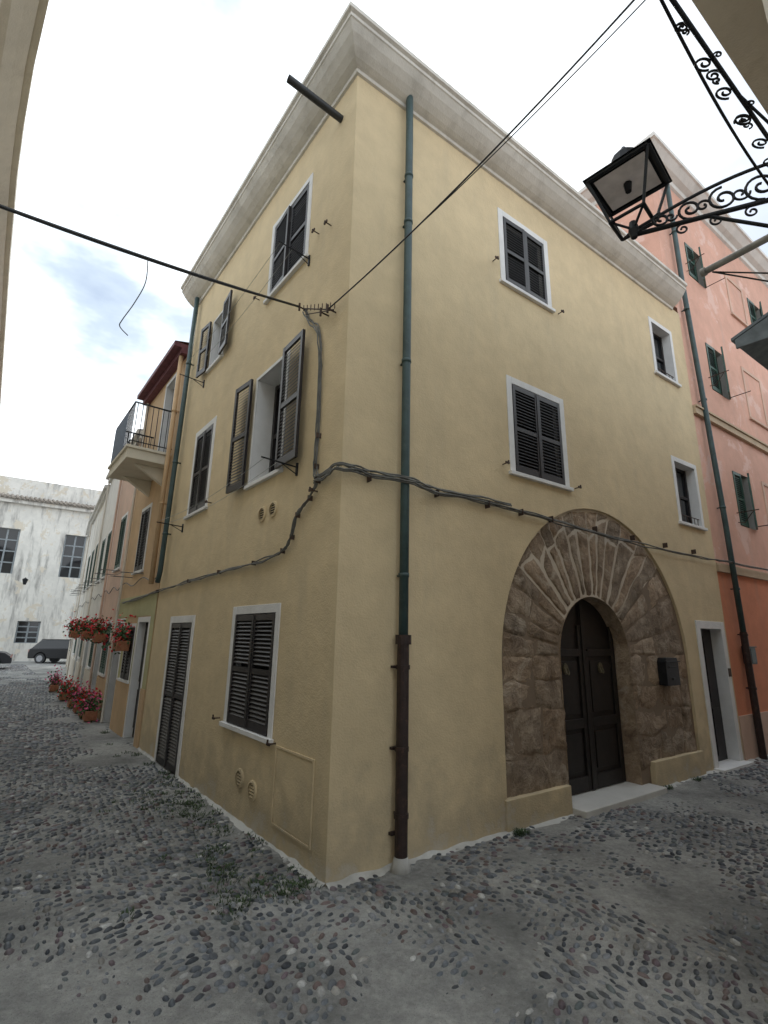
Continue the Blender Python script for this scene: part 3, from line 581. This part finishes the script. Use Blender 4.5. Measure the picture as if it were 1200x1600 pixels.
aw=empty('metal_awning'); a_=MB(); a_.prism(Frame(FB.p(0.42,0,0),-OR,DR),[(0,4.12),(0,4.10),(0.58,3.90),(0.58,3.92)],0,1.3); a_.prism(Frame(FB.p(0.42,0,0),-OR,DR),[(0,3.80),(0,4.09),(0.56,3.90),(0.56,3.84)],0,0.02)
a_.make('awning_panel',paint('grey_sheet_metal',(0.20,0.24,0.28),0.45,0.1),aw)
# ================================================================== STREET LAMP
def spiral(mb,cen,ax,ay,r0,turns,r,sgn=1,start=0,n=26):
    pts=[]
    for k in range(n+1):
        t=k/n; an=start+sgn*turns*2*math.pi*t; rad=r0*(1-0.82*t); pts.append(cen+ax*math.cos(an)*rad+ay*math.sin(an)*rad)
    mb.tube(pts,r,6)
def bracket(mb,tip,wall,arch=0.14,ay=Z,th=1.0,sc=1.0):
    d=(wall-tip); L=d.length; ax=d.normalized()
    mb.tube([tip,wall],0.014*th,8); mb.tube([wall+ay*0.3*sc,wall-ay*0.3*sc],0.016*th,8)
    top=[tip+ax*L*t+ay*sc*(0.03+arch*math.sin(math.pi*min(1,t*0.62))+0.08*t) for t in [k/14 for k in range(15)]]
    mb.tube(top,0.010*th,8)
    for t,rr,sg in ((0.18,0.05,1),(0.36,0.065,-1),(0.56,0.078,1),(0.78,0.09,-1)):
        rr*=sc
        c=tip+ax*L*t+ay*(rr*1.15); spiral(mb,c,ax,ay,rr,1.5,0.008*th,sg,math.pi*(0.5 if sg>0 else -0.5)); spiral(mb,c+ax*rr*1.0,ax,ay,rr*0.6,1.2,0.007*th,-sg,0)
    for t in (0.3,0.5,0.7): spiral(mb,tip+ax*L*t-ay*0.045*sc,ax,ay,0.035*sc,1.3,0.006*th,1,math.pi/2)
    mb.tube([tip+ax*L*0.45,wall-ay*0.28*sc],0.010*th,8)
lamp=empty('street_lamp'); lb=MB()
LT=Vector((1.47,2.46,4.36)); WK=KC+Z*4.34
bracket(lb,LT,WK)
lb.make('scroll_bracket',M_IRON,lamp,smooth=True)
ln=MB(); lz=LT+Z*0.05; X=Vector((0.72,0.69,0)).normalized(); Y=Vector((-X.y,X.x,0))
tw,bw,lh_=0.175,0.095,0.30
def ring(w,z): return [lz+X*a*w+Y*b*w+Z*z for a,b in ((-1,-1),(1,-1),(1,1),(-1,1))]
R0,R1=ring(bw,0.04),ring(tw,0.04+lh_)
for k in range(4):
    ln.tube([R0[k],R1[k]],0.009,6); ln.tube([R0[k],R0[(k+1)%4]],0.011,6); ln.tube([R1[k],R1[(k+1)%4]],0.015,6)
ln.tube([lz-Z*0.07,lz-Z*0.02,lz+Z*0.04],[0.018,0.032,0.02],8)
for k in range(4): ln.tube([lz-Z*0.01,R0[k]],0.008,6)
R2=ring(tw*1.12,0.04+lh_+0.01); R3=ring(0.08,0.04+lh_+0.12)
for k in range(4): ln.poly([R2[k],R2[(k+1)%4],R3[(k+1)%4],R3[k]])
ln.tube([lz+Z*(0.04+lh_+0.11),lz+Z*(0.04+lh_+0.19),lz+Z*(0.04+lh_+0.22),lz+Z*(0.04+lh_+0.27)],[0.085,0.075,0.04,0.012],12)
ln.tube([lz+Z*(0.04+lh_-0.01),lz+Z*(lh_-0.03)],[0.025,0.018],8)
ln.make('lantern_frame',M_IRON,lamp)
rfl=MB(); rfl.poly(ring(tw*0.84,0.04+lh_-0.005)); ln2=MB(); ln2.poly(ring(tw*1.1,0.04+lh_+0.004)); ln2.make('lantern_soffit',M_IRON,lamp)
rfl.make('lantern_reflector',paint('white_reflector',(0.85,0.78,0.78),0.4,0,0.15,8),lamp)
ib=empty('iron_scroll_bracket'); b2=MB(); bracket(b2,KC-DR*1.6+Z*4.30,KC+Z*4.30,arch=0.16,ay=(-OR*0.85+Z*0.5).normalized(),th=0.6,sc=0.5)
for t in (0.3,0.42,0.54,0.66,0.78,0.9): spiral(b2,KC-DR*1.6*(1-t)+Z*4.30-OR*0.03,DR,(-OR*0.85+Z*0.5).normalized(),0.04,1.4,0.005,1 if int(t*100)%24 else -1,0)
b2.make('scrollwork',M_IRON,ib,smooth=True)
# ================================================================== OVERHEAD CABLES
oc=MB()
def span(a,b,sag,r,n=24,mb=oc):
    mb.tube([a.lerp(b,t/n)-Z*sag*4*(t/n)*(1-t/n) for t in range(n+1)],r,6)
Pa=FL.p(0.93,5.93,0.12); Q=Vector((-2.83,2.94,5.0)); Qe=Pa+(Q-Pa)*1.19
span(Pa,Qe,0.04,0.015); span(Pa,Qe,0.06,0.006)
Pb=FL.p(0.25,5.52,0.10); Q2=Vector((1.74,2.55,6.5)); Q2e=Pb+(Q2-Pb)*1.03
span(Pb,Q2e,0.10,0.008); span(Pb.lerp(Q2e,0.35)-Z*0.09,Q2e+DR*0.07,0.04,0.005)
oc.make('overhead_cable',M_CABLEB,None,smooth=True)
dc=MB(); tp=Pa.lerp(Qe,0.53)-Z*0.05; dc.tube(smoothpath([tp,tp-Z*0.24+DR*0.01,tp-Z*0.48-DR*0.05,tp-Z*0.68-DR*0.12,tp-Z*0.75-DR*0.13,tp-Z*0.81-DR*0.06]),0.0045,5); dc.make('dangling_wire',M_CABLEB,None)
# ================================================================== GROUND
road=empty('cobblestone_street')
gm_=MB(); S=400
gm_.poly([(-S,-S,0),(S,-S,0),(S,S,0),(-S,S,0)]); gm_.make('ground',M_SAND,None)
def hz(x,y): return 0.014*noise.noise(Vector((x*0.7,y*0.7,0)))+0.007*noise.noise(Vector((x*2.3,y*2.3,4)))+0.024
nx,ny=170,200; x0,x1,y0,y1=-26,14,-1,36
vs=[];fs=[]
for j in range(ny+1):
    for i in range(nx+1):
        x=x0+(x1-x0)*i/nx; y=y0+(y1-y0)*j/ny; vs.append((x,y,hz(x,y)))
for j in range(ny):
    for i in range(nx): a=j*(nx+1)+i; fs.append((a,a+1,a+nx+2,a+nx+1))
me=D.meshes.new('sandy_bed'); me.from_pydata(vs,[],fs); me.materials.append(M_SAND); me.polygons.foreach_set('use_smooth',[True]*len(fs)); o=D.objects.new('sandy_bed',me); SC.collection.objects.link(o); o.parent=road
px=[];dx_,dy_=0.082,0.062
row=0; y=2.6
while y<32:
    k=1.0 if y<9 else 1.3
    xs=np.arange(-22,13,dx_*k)+(row%2)*dx_*k*0.5
    for x in xs:
        if abs(x)>0.95*y+2.0: continue
        rx=x-C0.x; ry=y-C0.y
        latL=rx*OL.x+ry*OL.y; latR=rx*OR.x+ry*OR.y
        if latL<0.05 and latR<0.05: continue
        sR_=rx*DR.x+ry*DR.y
        if not((latL<3.55 and latL>0 ) or (latR>0 and latR<3.6 and sR_>0)): continue
        px.append((x+random.uniform(-.02,.02)*k,y+random.uniform(-.015,.015)*k,k,min(latL if latL>0 else 9,latR if (latR>0 and sR_>0) else 9)))
    y+=dy_*k; row+=1
n=len(px)
ringv=[(0,0,1.0)]
for ph,seg in ((38,8),(66,8),(95,8)):
    for q in range(seg): t=2*math.pi*q/seg+ (0.39 if ph==66 else 0); ringv.append((math.sin(math.radians(ph))*math.cos(t),math.sin(math.radians(ph))*math.sin(t),math.cos(math.radians(ph))))
T=np.array(ringv); nv=len(T)
tri=[(0,1+q,1+(q+1)%8) for q in range(8)]; quad=[]
for r_ in range(2):
    for q in range(8): A=1+r_*8+q; B=1+r_*8+(q+1)%8; quad.append((A,A+8,B+8,B))
pal=np.array([(0.085,0.098,0.115),(0.135,0.15,0.17),(0.045,0.053,0.067),(0.20,0.21,0.225),(0.14,0.10,0.095),(0.12,0.09,0.105),(0.28,0.27,0.25),(0.095,0.115,0.12),(0.42,0.42,0.41)])
pr_=np.array([.20,.2,.15,.13,.08,.08,.07,.06,.04]); pr_/=pr_.sum()
V=np.zeros((n,nv,3)); Cc=np.zeros((n,nv,4)); keep=np.ones(n,bool)
ci=rng.choice(len(pal),n,p=pr_)
for i,(x,y,k,wd_) in enumerate(px):
    cover=noise.noise(Vector((x*0.5,y*0.5,2)))*0.7+noise.noise(Vector((x*1.7,y*1.7,7)))*0.6+max(0,0.25-abs(wd_-0.25))*0.9
    sz=random.random()**1.6
    a=(0.032+0.024*sz)*k; b=a*random.uniform(0.52,0.85); h=random.uniform(0.020,0.032)
    ang=0.9*math.sin(0.9*x+1.3*y)+2.2*noise.noise(Vector((x*0.4,y*0.4,11)))+random.uniform(-0.6,0.6)
    if y<4.4 and noise.noise(Vector((x*0.5,y*0.5,33)))>-0.2:
        a*=0.95; b*=0.75; ang=(0.95 if int((x*0.8+y*1.2)*1.6)%2 else 2.1)+random.uniform(-0.3,0.3)
    zoff=hz(x,y)-0.008-min(0.023,max(0,cover-0.10)*0.075)-random.uniform(0,0.009)
    if random.random()<0.05+0.3*max(0,cover-0.12) or zoff+h<hz(x,y)+0.001: keep[i]=False; continue
    ca,sa=math.cos(ang),math.sin(ang); sq=1+0.13*np.sin(np.arange(nv)*1.7+i)
    lx=T[:,0]*a*sq; ly=T[:,1]*b*sq; lz2=T[:,2]*h
    V[i,:,0]=x+lx*ca-ly*sa; V[i,:,1]=y+lx*sa+ly*ca; V[i,:,2]=zoff+lz2+lx*random.uniform(-.15,.15)
    Cc[i,:,:3]=pal[ci[i]]*random.uniform(0.65,1.35); Cc[i,:,3]=1
V=V[keep];Cc=Cc[keep];n=len(V)
me=D.meshes.new('pebbles'); nt_,nq=len(tri),len(quad)
me.vertices.add(n*nv); me.vertices.foreach_set('co',V.reshape(-1))
loops=np.concatenate([np.array(tri).reshape(-1),np.array(quad).reshape(-1)]); ll=len(loops)
me.loops.add(n*ll); me.loops.foreach_set('vertex_index',(loops[None,:]+(np.arange(n)*nv)[:,None]).reshape(-1).astype(np.int32))
starts=np.concatenate([np.arange(nt_)*3,nt_*3+np.arange(nq)*4]); me.polygons.add(n*(nt_+nq))
me.polygons.foreach_set('loop_start',(starts[None,:]+(np.arange(n)*ll)[:,None]).reshape(-1).astype(np.int32))
me.update(calc_edges=True); me.validate()
ca=me.color_attributes.new('Col','FLOAT_COLOR','POINT'); ca.data.foreach_set('color',Cc.reshape(-1))
me.polygons.foreach_set('use_smooth',[True]*len(me.polygons)); me.materials.append(M_PEB)
o=D.objects.new('pebbles',me); SC.collection.objects.link(o); o.parent=road
ls=MB()
def strip(F,u0,u1,w0,w1,seed):
    k=int((u1-u0)/0.04); prev=None
    for i in range(k+1):
        u=u0+(u1-u0)*i/k; w=w0+(w1-w0)*(0.5+0.9*noise.noise(Vector((u*1.6,seed,0)))+0.5*noise.noise(Vector((u*11,seed,3))))
        w=max(0.02,w); hgt=0.045+0.03*noise.noise(Vector((u*5,seed,8)))
        p=F.p(u,0,0.0); m_=F.p(u,0,w*0.5); q=F.p(u,0,w)
        cur=(Vector((p.x,p.y,hgt)),Vector((m_.x,m_.y,hz(m_.x,m_.y)+0.008)),Vector((q.x,q.y,hz(q.x,q.y)-0.004)))
        if prev: ls.poly([prev[0],prev[1],cur[1],cur[0]]); ls.poly([prev[1],prev[2],cur[2],cur[1]])
        prev=cur
strip(FL,0,3.87,0.01,0.10,1); strip(FL,5.1,6.1,0.01,0.08,2); strip(FR,-0.0,3.3,0.02,0.15,3); strip(FR,5.1,7.0,0.03,0.16,4); strip(FR,8.0,12,0.03,0.12,5)
ls.make('lime_mortar_edge',M_MORT,road,smooth=True)
# ================================================================== WEEDS
wd=MB()
def tuft(x,y,rad,nb,h,mb=wd):
    for _ in range(nb):
        r_=rad*math.sqrt(random.random()); t=random.uniform(0,6.28); bx=x+r_*math.cos(t); by=y+r_*math.sin(t); z=hz(bx,by)
        d=Vector((math.cos(t+random.uniform(-1,1)),math.sin(t+random.uniform(-1,1)),0)); s_=Vector((-d.y,d.x,0))*random.uniform(0.002,0.006); hh=h*random.uniform(0.4,1.1)
        b=Vector((bx,by,z)); mb.poly([b-s_,b+s_,b+s_*0.8+d*hh*0.35+Z*hh*0.6,b-s_*0.8+d*hh*0.35+Z*hh*0.6]); mb.poly([b-s_*0.8+d*hh*0.35+Z*hh*0.6,b+s_*0.8+d*hh*0.35+Z*hh*0.6,b+d*hh*0.8+Z*hh*0.75])
for _ in range(190):
    s_=abs(random.gauss(1.3,1.8)); lt=abs(random.gauss(0.42,0.28)); p=FL.p(s_,0,lt)
    if noise.noise(Vector((p.x*1.6,p.y*1.6,20)))>-0.05: tuft(p.x,p.y,random.uniform(0.04,0.13),random.randint(20,50),0.034)
for s_,l_ in ((0.15,0.30),(0.30,0.45),(3.9,0.12),(4.2,0.1),(4.9,0.12),(5.6,0.15),(8.0,0.2),(10,0.3)):
    p=FL.p(s_,0,l_); tuft(p.x,p.y,0.09,60,0.05)
for s_ in (2.2,2.28,5.3,6.1): p=FR.p(s_,0,0.12); tuft(p.x,p.y,0.06,70,0.06)
wd.make('weeds',M_GRASS,None,recalc=False)
# ================================================================== FLOWERS
def leafcloud(mb,c,rx,ry,rz,n,s):
    for _ in range(n):
        p=c+Vector((random.gauss(0,rx*0.5),random.gauss(0,ry*0.5),random.gauss(0,rz*0.5)))
        a=Vector((random.uniform(-1,1),random.uniform(-1,1),random.uniform(-1,1))).normalized(); b=a.orthogonal().normalized(); k=s*random.uniform(0.6,1.3)
        mb.poly([p-a*k,p-b*k*0.6,p+a*k,p+b*k*0.6])
def flower(name,F,u,z,n,petal=M_RED,w=0.3,np_=190):
    e=empty(name); b=MB()
    b.prism(Frame(F.p(u,0,n),F.e,F.n),[(-w*0.8,z-0.2),(w*0.8,z-0.2),(w,z),(-w,z)],-0.12,0.12); b.make('planter',M_TERRA,e,bevel=0.01)
    l=MB(); c=F.p(u,z+0.08,n); leafcloud(l,c,w*0.9,w*0.9,0.24,220,0.04); l.make('leaves',M_LEAF,e,recalc=False)
    r=MB(); leafcloud(r,c+Z*0.06,w*1.1,w*1.1,0.30,np_,0.036); r.make('petals',petal,e,recalc=False)
for u,z in ((7.85,1.82),(10.4,1.95),(12.3,2.0),(14.6,2.0)): flower('hanging_flower_box',FL,u,z,0.16,w=0.24)
for u,pm in ((9.6,M_PINKF),(10.2,M_RED),(11.1,M_PINKF),(12.1,M_RED),(13.9,M_RED),(16.5,M_PINKF)): flower('flower_pot',FL,u,0.26,0.24,petal=pm,w=0.20,np_=150)
# ================================================================== CARS
def car(name,pos,d,col):
    e=empty(name); s=Vector((-d.y,d.x,0)); F=Frame(pos,d,s); M=paint('car_paint',col,0.35,0.0,0.05)
    b=MB()
    lo=[(-2.05,0.32),(-2.08,0.62),(-2.0,0.90),(1.0,0.98),(1.75,0.86),(2.05,0.66),(2.08,0.32)]
    def arch(cx): return [(cx+0.36*math.cos(t),0.32+0.36*math.sin(t)) for t in [math.pi*k/8 for k in range(9)]]
    lo=lo+arch(1.3)+arch(-1.3)
    b.prism(F,lo,-0.85,0.85); b.make('body',M,e,bevel=0.04)
    c=MB()
    lowr=[F.p(-1.95,0.9,-0.8),F.p(1.05,0.97,-0.8),F.p(1.05,0.97,0.8),F.p(-1.95,0.9,0.8)]; top=[F.p(-1.5,1.42,-0.62),F.p(0.25,1.46,-0.62),F.p(0.25,1.46,0.62),F.p(-1.5,1.42,0.62)]
    for k in range(4): c.poly([lowr[k],lowr[(k+1)%4],top[(k+1)%4],top[k]])
    c.make('glasshouse',M_GLASS,e); rr=MB(); rr.box(F,-1.5,0.25,1.43,1.48,-0.63,0.63); rr.make('roof',M,e,bevel=0.02)
    wh=MB(); rm=MB()
    for cx in (-1.3,1.3):
        for sgn in (-1,1): wh.tube([F.p(cx,0.32,sgn*0.64),F.p(cx,0.32,sgn*0.86)],0.31,18); rm.tube([F.p(cx,0.32,sgn*0.855),F.p(cx,0.32,sgn*0.875)],0.19,14)
    wh.make('tyres',M_CABLEB,e); rm.make('rims',paint('alloy',(0.4,0.4,0.42),0.35,0.8),e)
    li=MB()
    for sgn in (-1,1): li.box(F,2.0,2.07,0.62,0.74,sgn*0.75-0.12,sgn*0.75+0.08); li.box(F,-2.09,-2.02,0.65,0.85,sgn*0.74-0.08,sgn*0.74+0.08)
    li.make('lamps',paint('lamp_lens',(0.5,0.3,0.28),0.2),e)
car('parked_car',FL.p(34.2,0,-2.3),(-DL*0.55+DR*0.83).normalized(),(0.010,0.010,0.012))
car('parked_car',Vector((-19.55,27.4,0))-DR*2.1,DR,(0.02,0.022,0.03))
wlp=MB(); p=FE.p(-0.6,5.3,0); wlp.tube([p,p-DL*0.6+Z*0.1],0.03,6); wlp.tube([p-DL*0.6-Z*0.35,p-DL*0.6+Z*0.0,p-DL*0.6+Z*0.08],[0.08,0.17,0.05],8); wlp.make('wall_lantern',M_IRON,None)
# ================================================================== LIGHT
W=D.worlds.new('World'); SC.world=W; W.use_nodes=True; nt=W.node_tree
for nn in list(nt.nodes): nt.nodes.remove(nn)
out=nt.nodes.new('ShaderNodeOutputWorld'); bg=nt.nodes.new('ShaderNodeBackground'); nt.links.new(bg.outputs[0],out.inputs[0])
sky=nt.nodes.new('ShaderNodeTexSky'); sky.sky_type='NISHITA'; sky.sun_disc=False
sun_el=math.radians(52); sun_az=math.radians(15)
sky.sun_elevation=sun_el; sky.sun_rotation=sun_az; sky.dust_density=1.5
tc=nt.nodes.new('ShaderNodeTexCoord'); mp=nt.nodes.new('ShaderNodeMapping'); mp.inputs['Scale'].default_value=(1.0,1.0,2.2); mp.inputs['Location'].default_value=(0.35,0.1,0.2)
nt.links.new(tc.outputs['Generated'],mp.inputs[0]); cn_=nt.nodes.new('ShaderNodeTexNoise'); cn_.inputs['Scale'].default_value=1.7; cn_.inputs['Detail'].default_value=6; cn_.inputs['Roughness'].default_value=0.58
nt.links.new(mp.outputs[0],cn_.inputs['Vector']); cr=ramp(nt,cn_.outputs[0],0.36,0.52,(0.35,0.35,0.35,1),(1,1,1,1))
cc=ramp(nt,cn_.outputs[0],0.42,0.60,(6.6,7.6,8.2,1),(13.4,14.0,14.5,1))
mx_=mix(nt,cr.outputs[0],sky.outputs[0],cc.outputs[0]); nt.links.new(mx_,bg.inputs[0]); bg.inputs[1].default_value=0.15
sd=D.lights.new('sun','SUN'); sd.energy=1.2; sd.angle=math.radians(14); sd.color=(1,0.96,0.9); so=D.objects.new('sun',sd); SC.collection.objects.link(so)
dirv=Vector((math.sin(sun_az)*math.cos(sun_el),math.cos(sun_az)*math.cos(sun_el),math.sin(sun_el))); so.rotation_euler=dirv.to_track_quat('Z','Y').to_euler()
# ================================================================== CAMERA
cam=D.cameras.new('camera'); co=D.objects.new('camera',cam); SC.collection.objects.link(co)
t=math.radians(14.15); r=math.radians(1.01)
Mx=Matrix.Rotation(math.pi/2+t,4,'X')@Matrix.Rotation(r,4,'Z'); co.matrix_world=Matrix.Translation((0,0,2.0))@Mx
cam.sensor_fit='VERTICAL'; cam.sensor_height=24; cam.sensor_width=18; cam.lens=24*772.2/1600; cam.clip_start=0.05; cam.clip_end=1500
SC.camera=co
SC.view_settings.view_transform='Standard'; SC.view_settings.look='None'; SC.view_settings.exposure=0
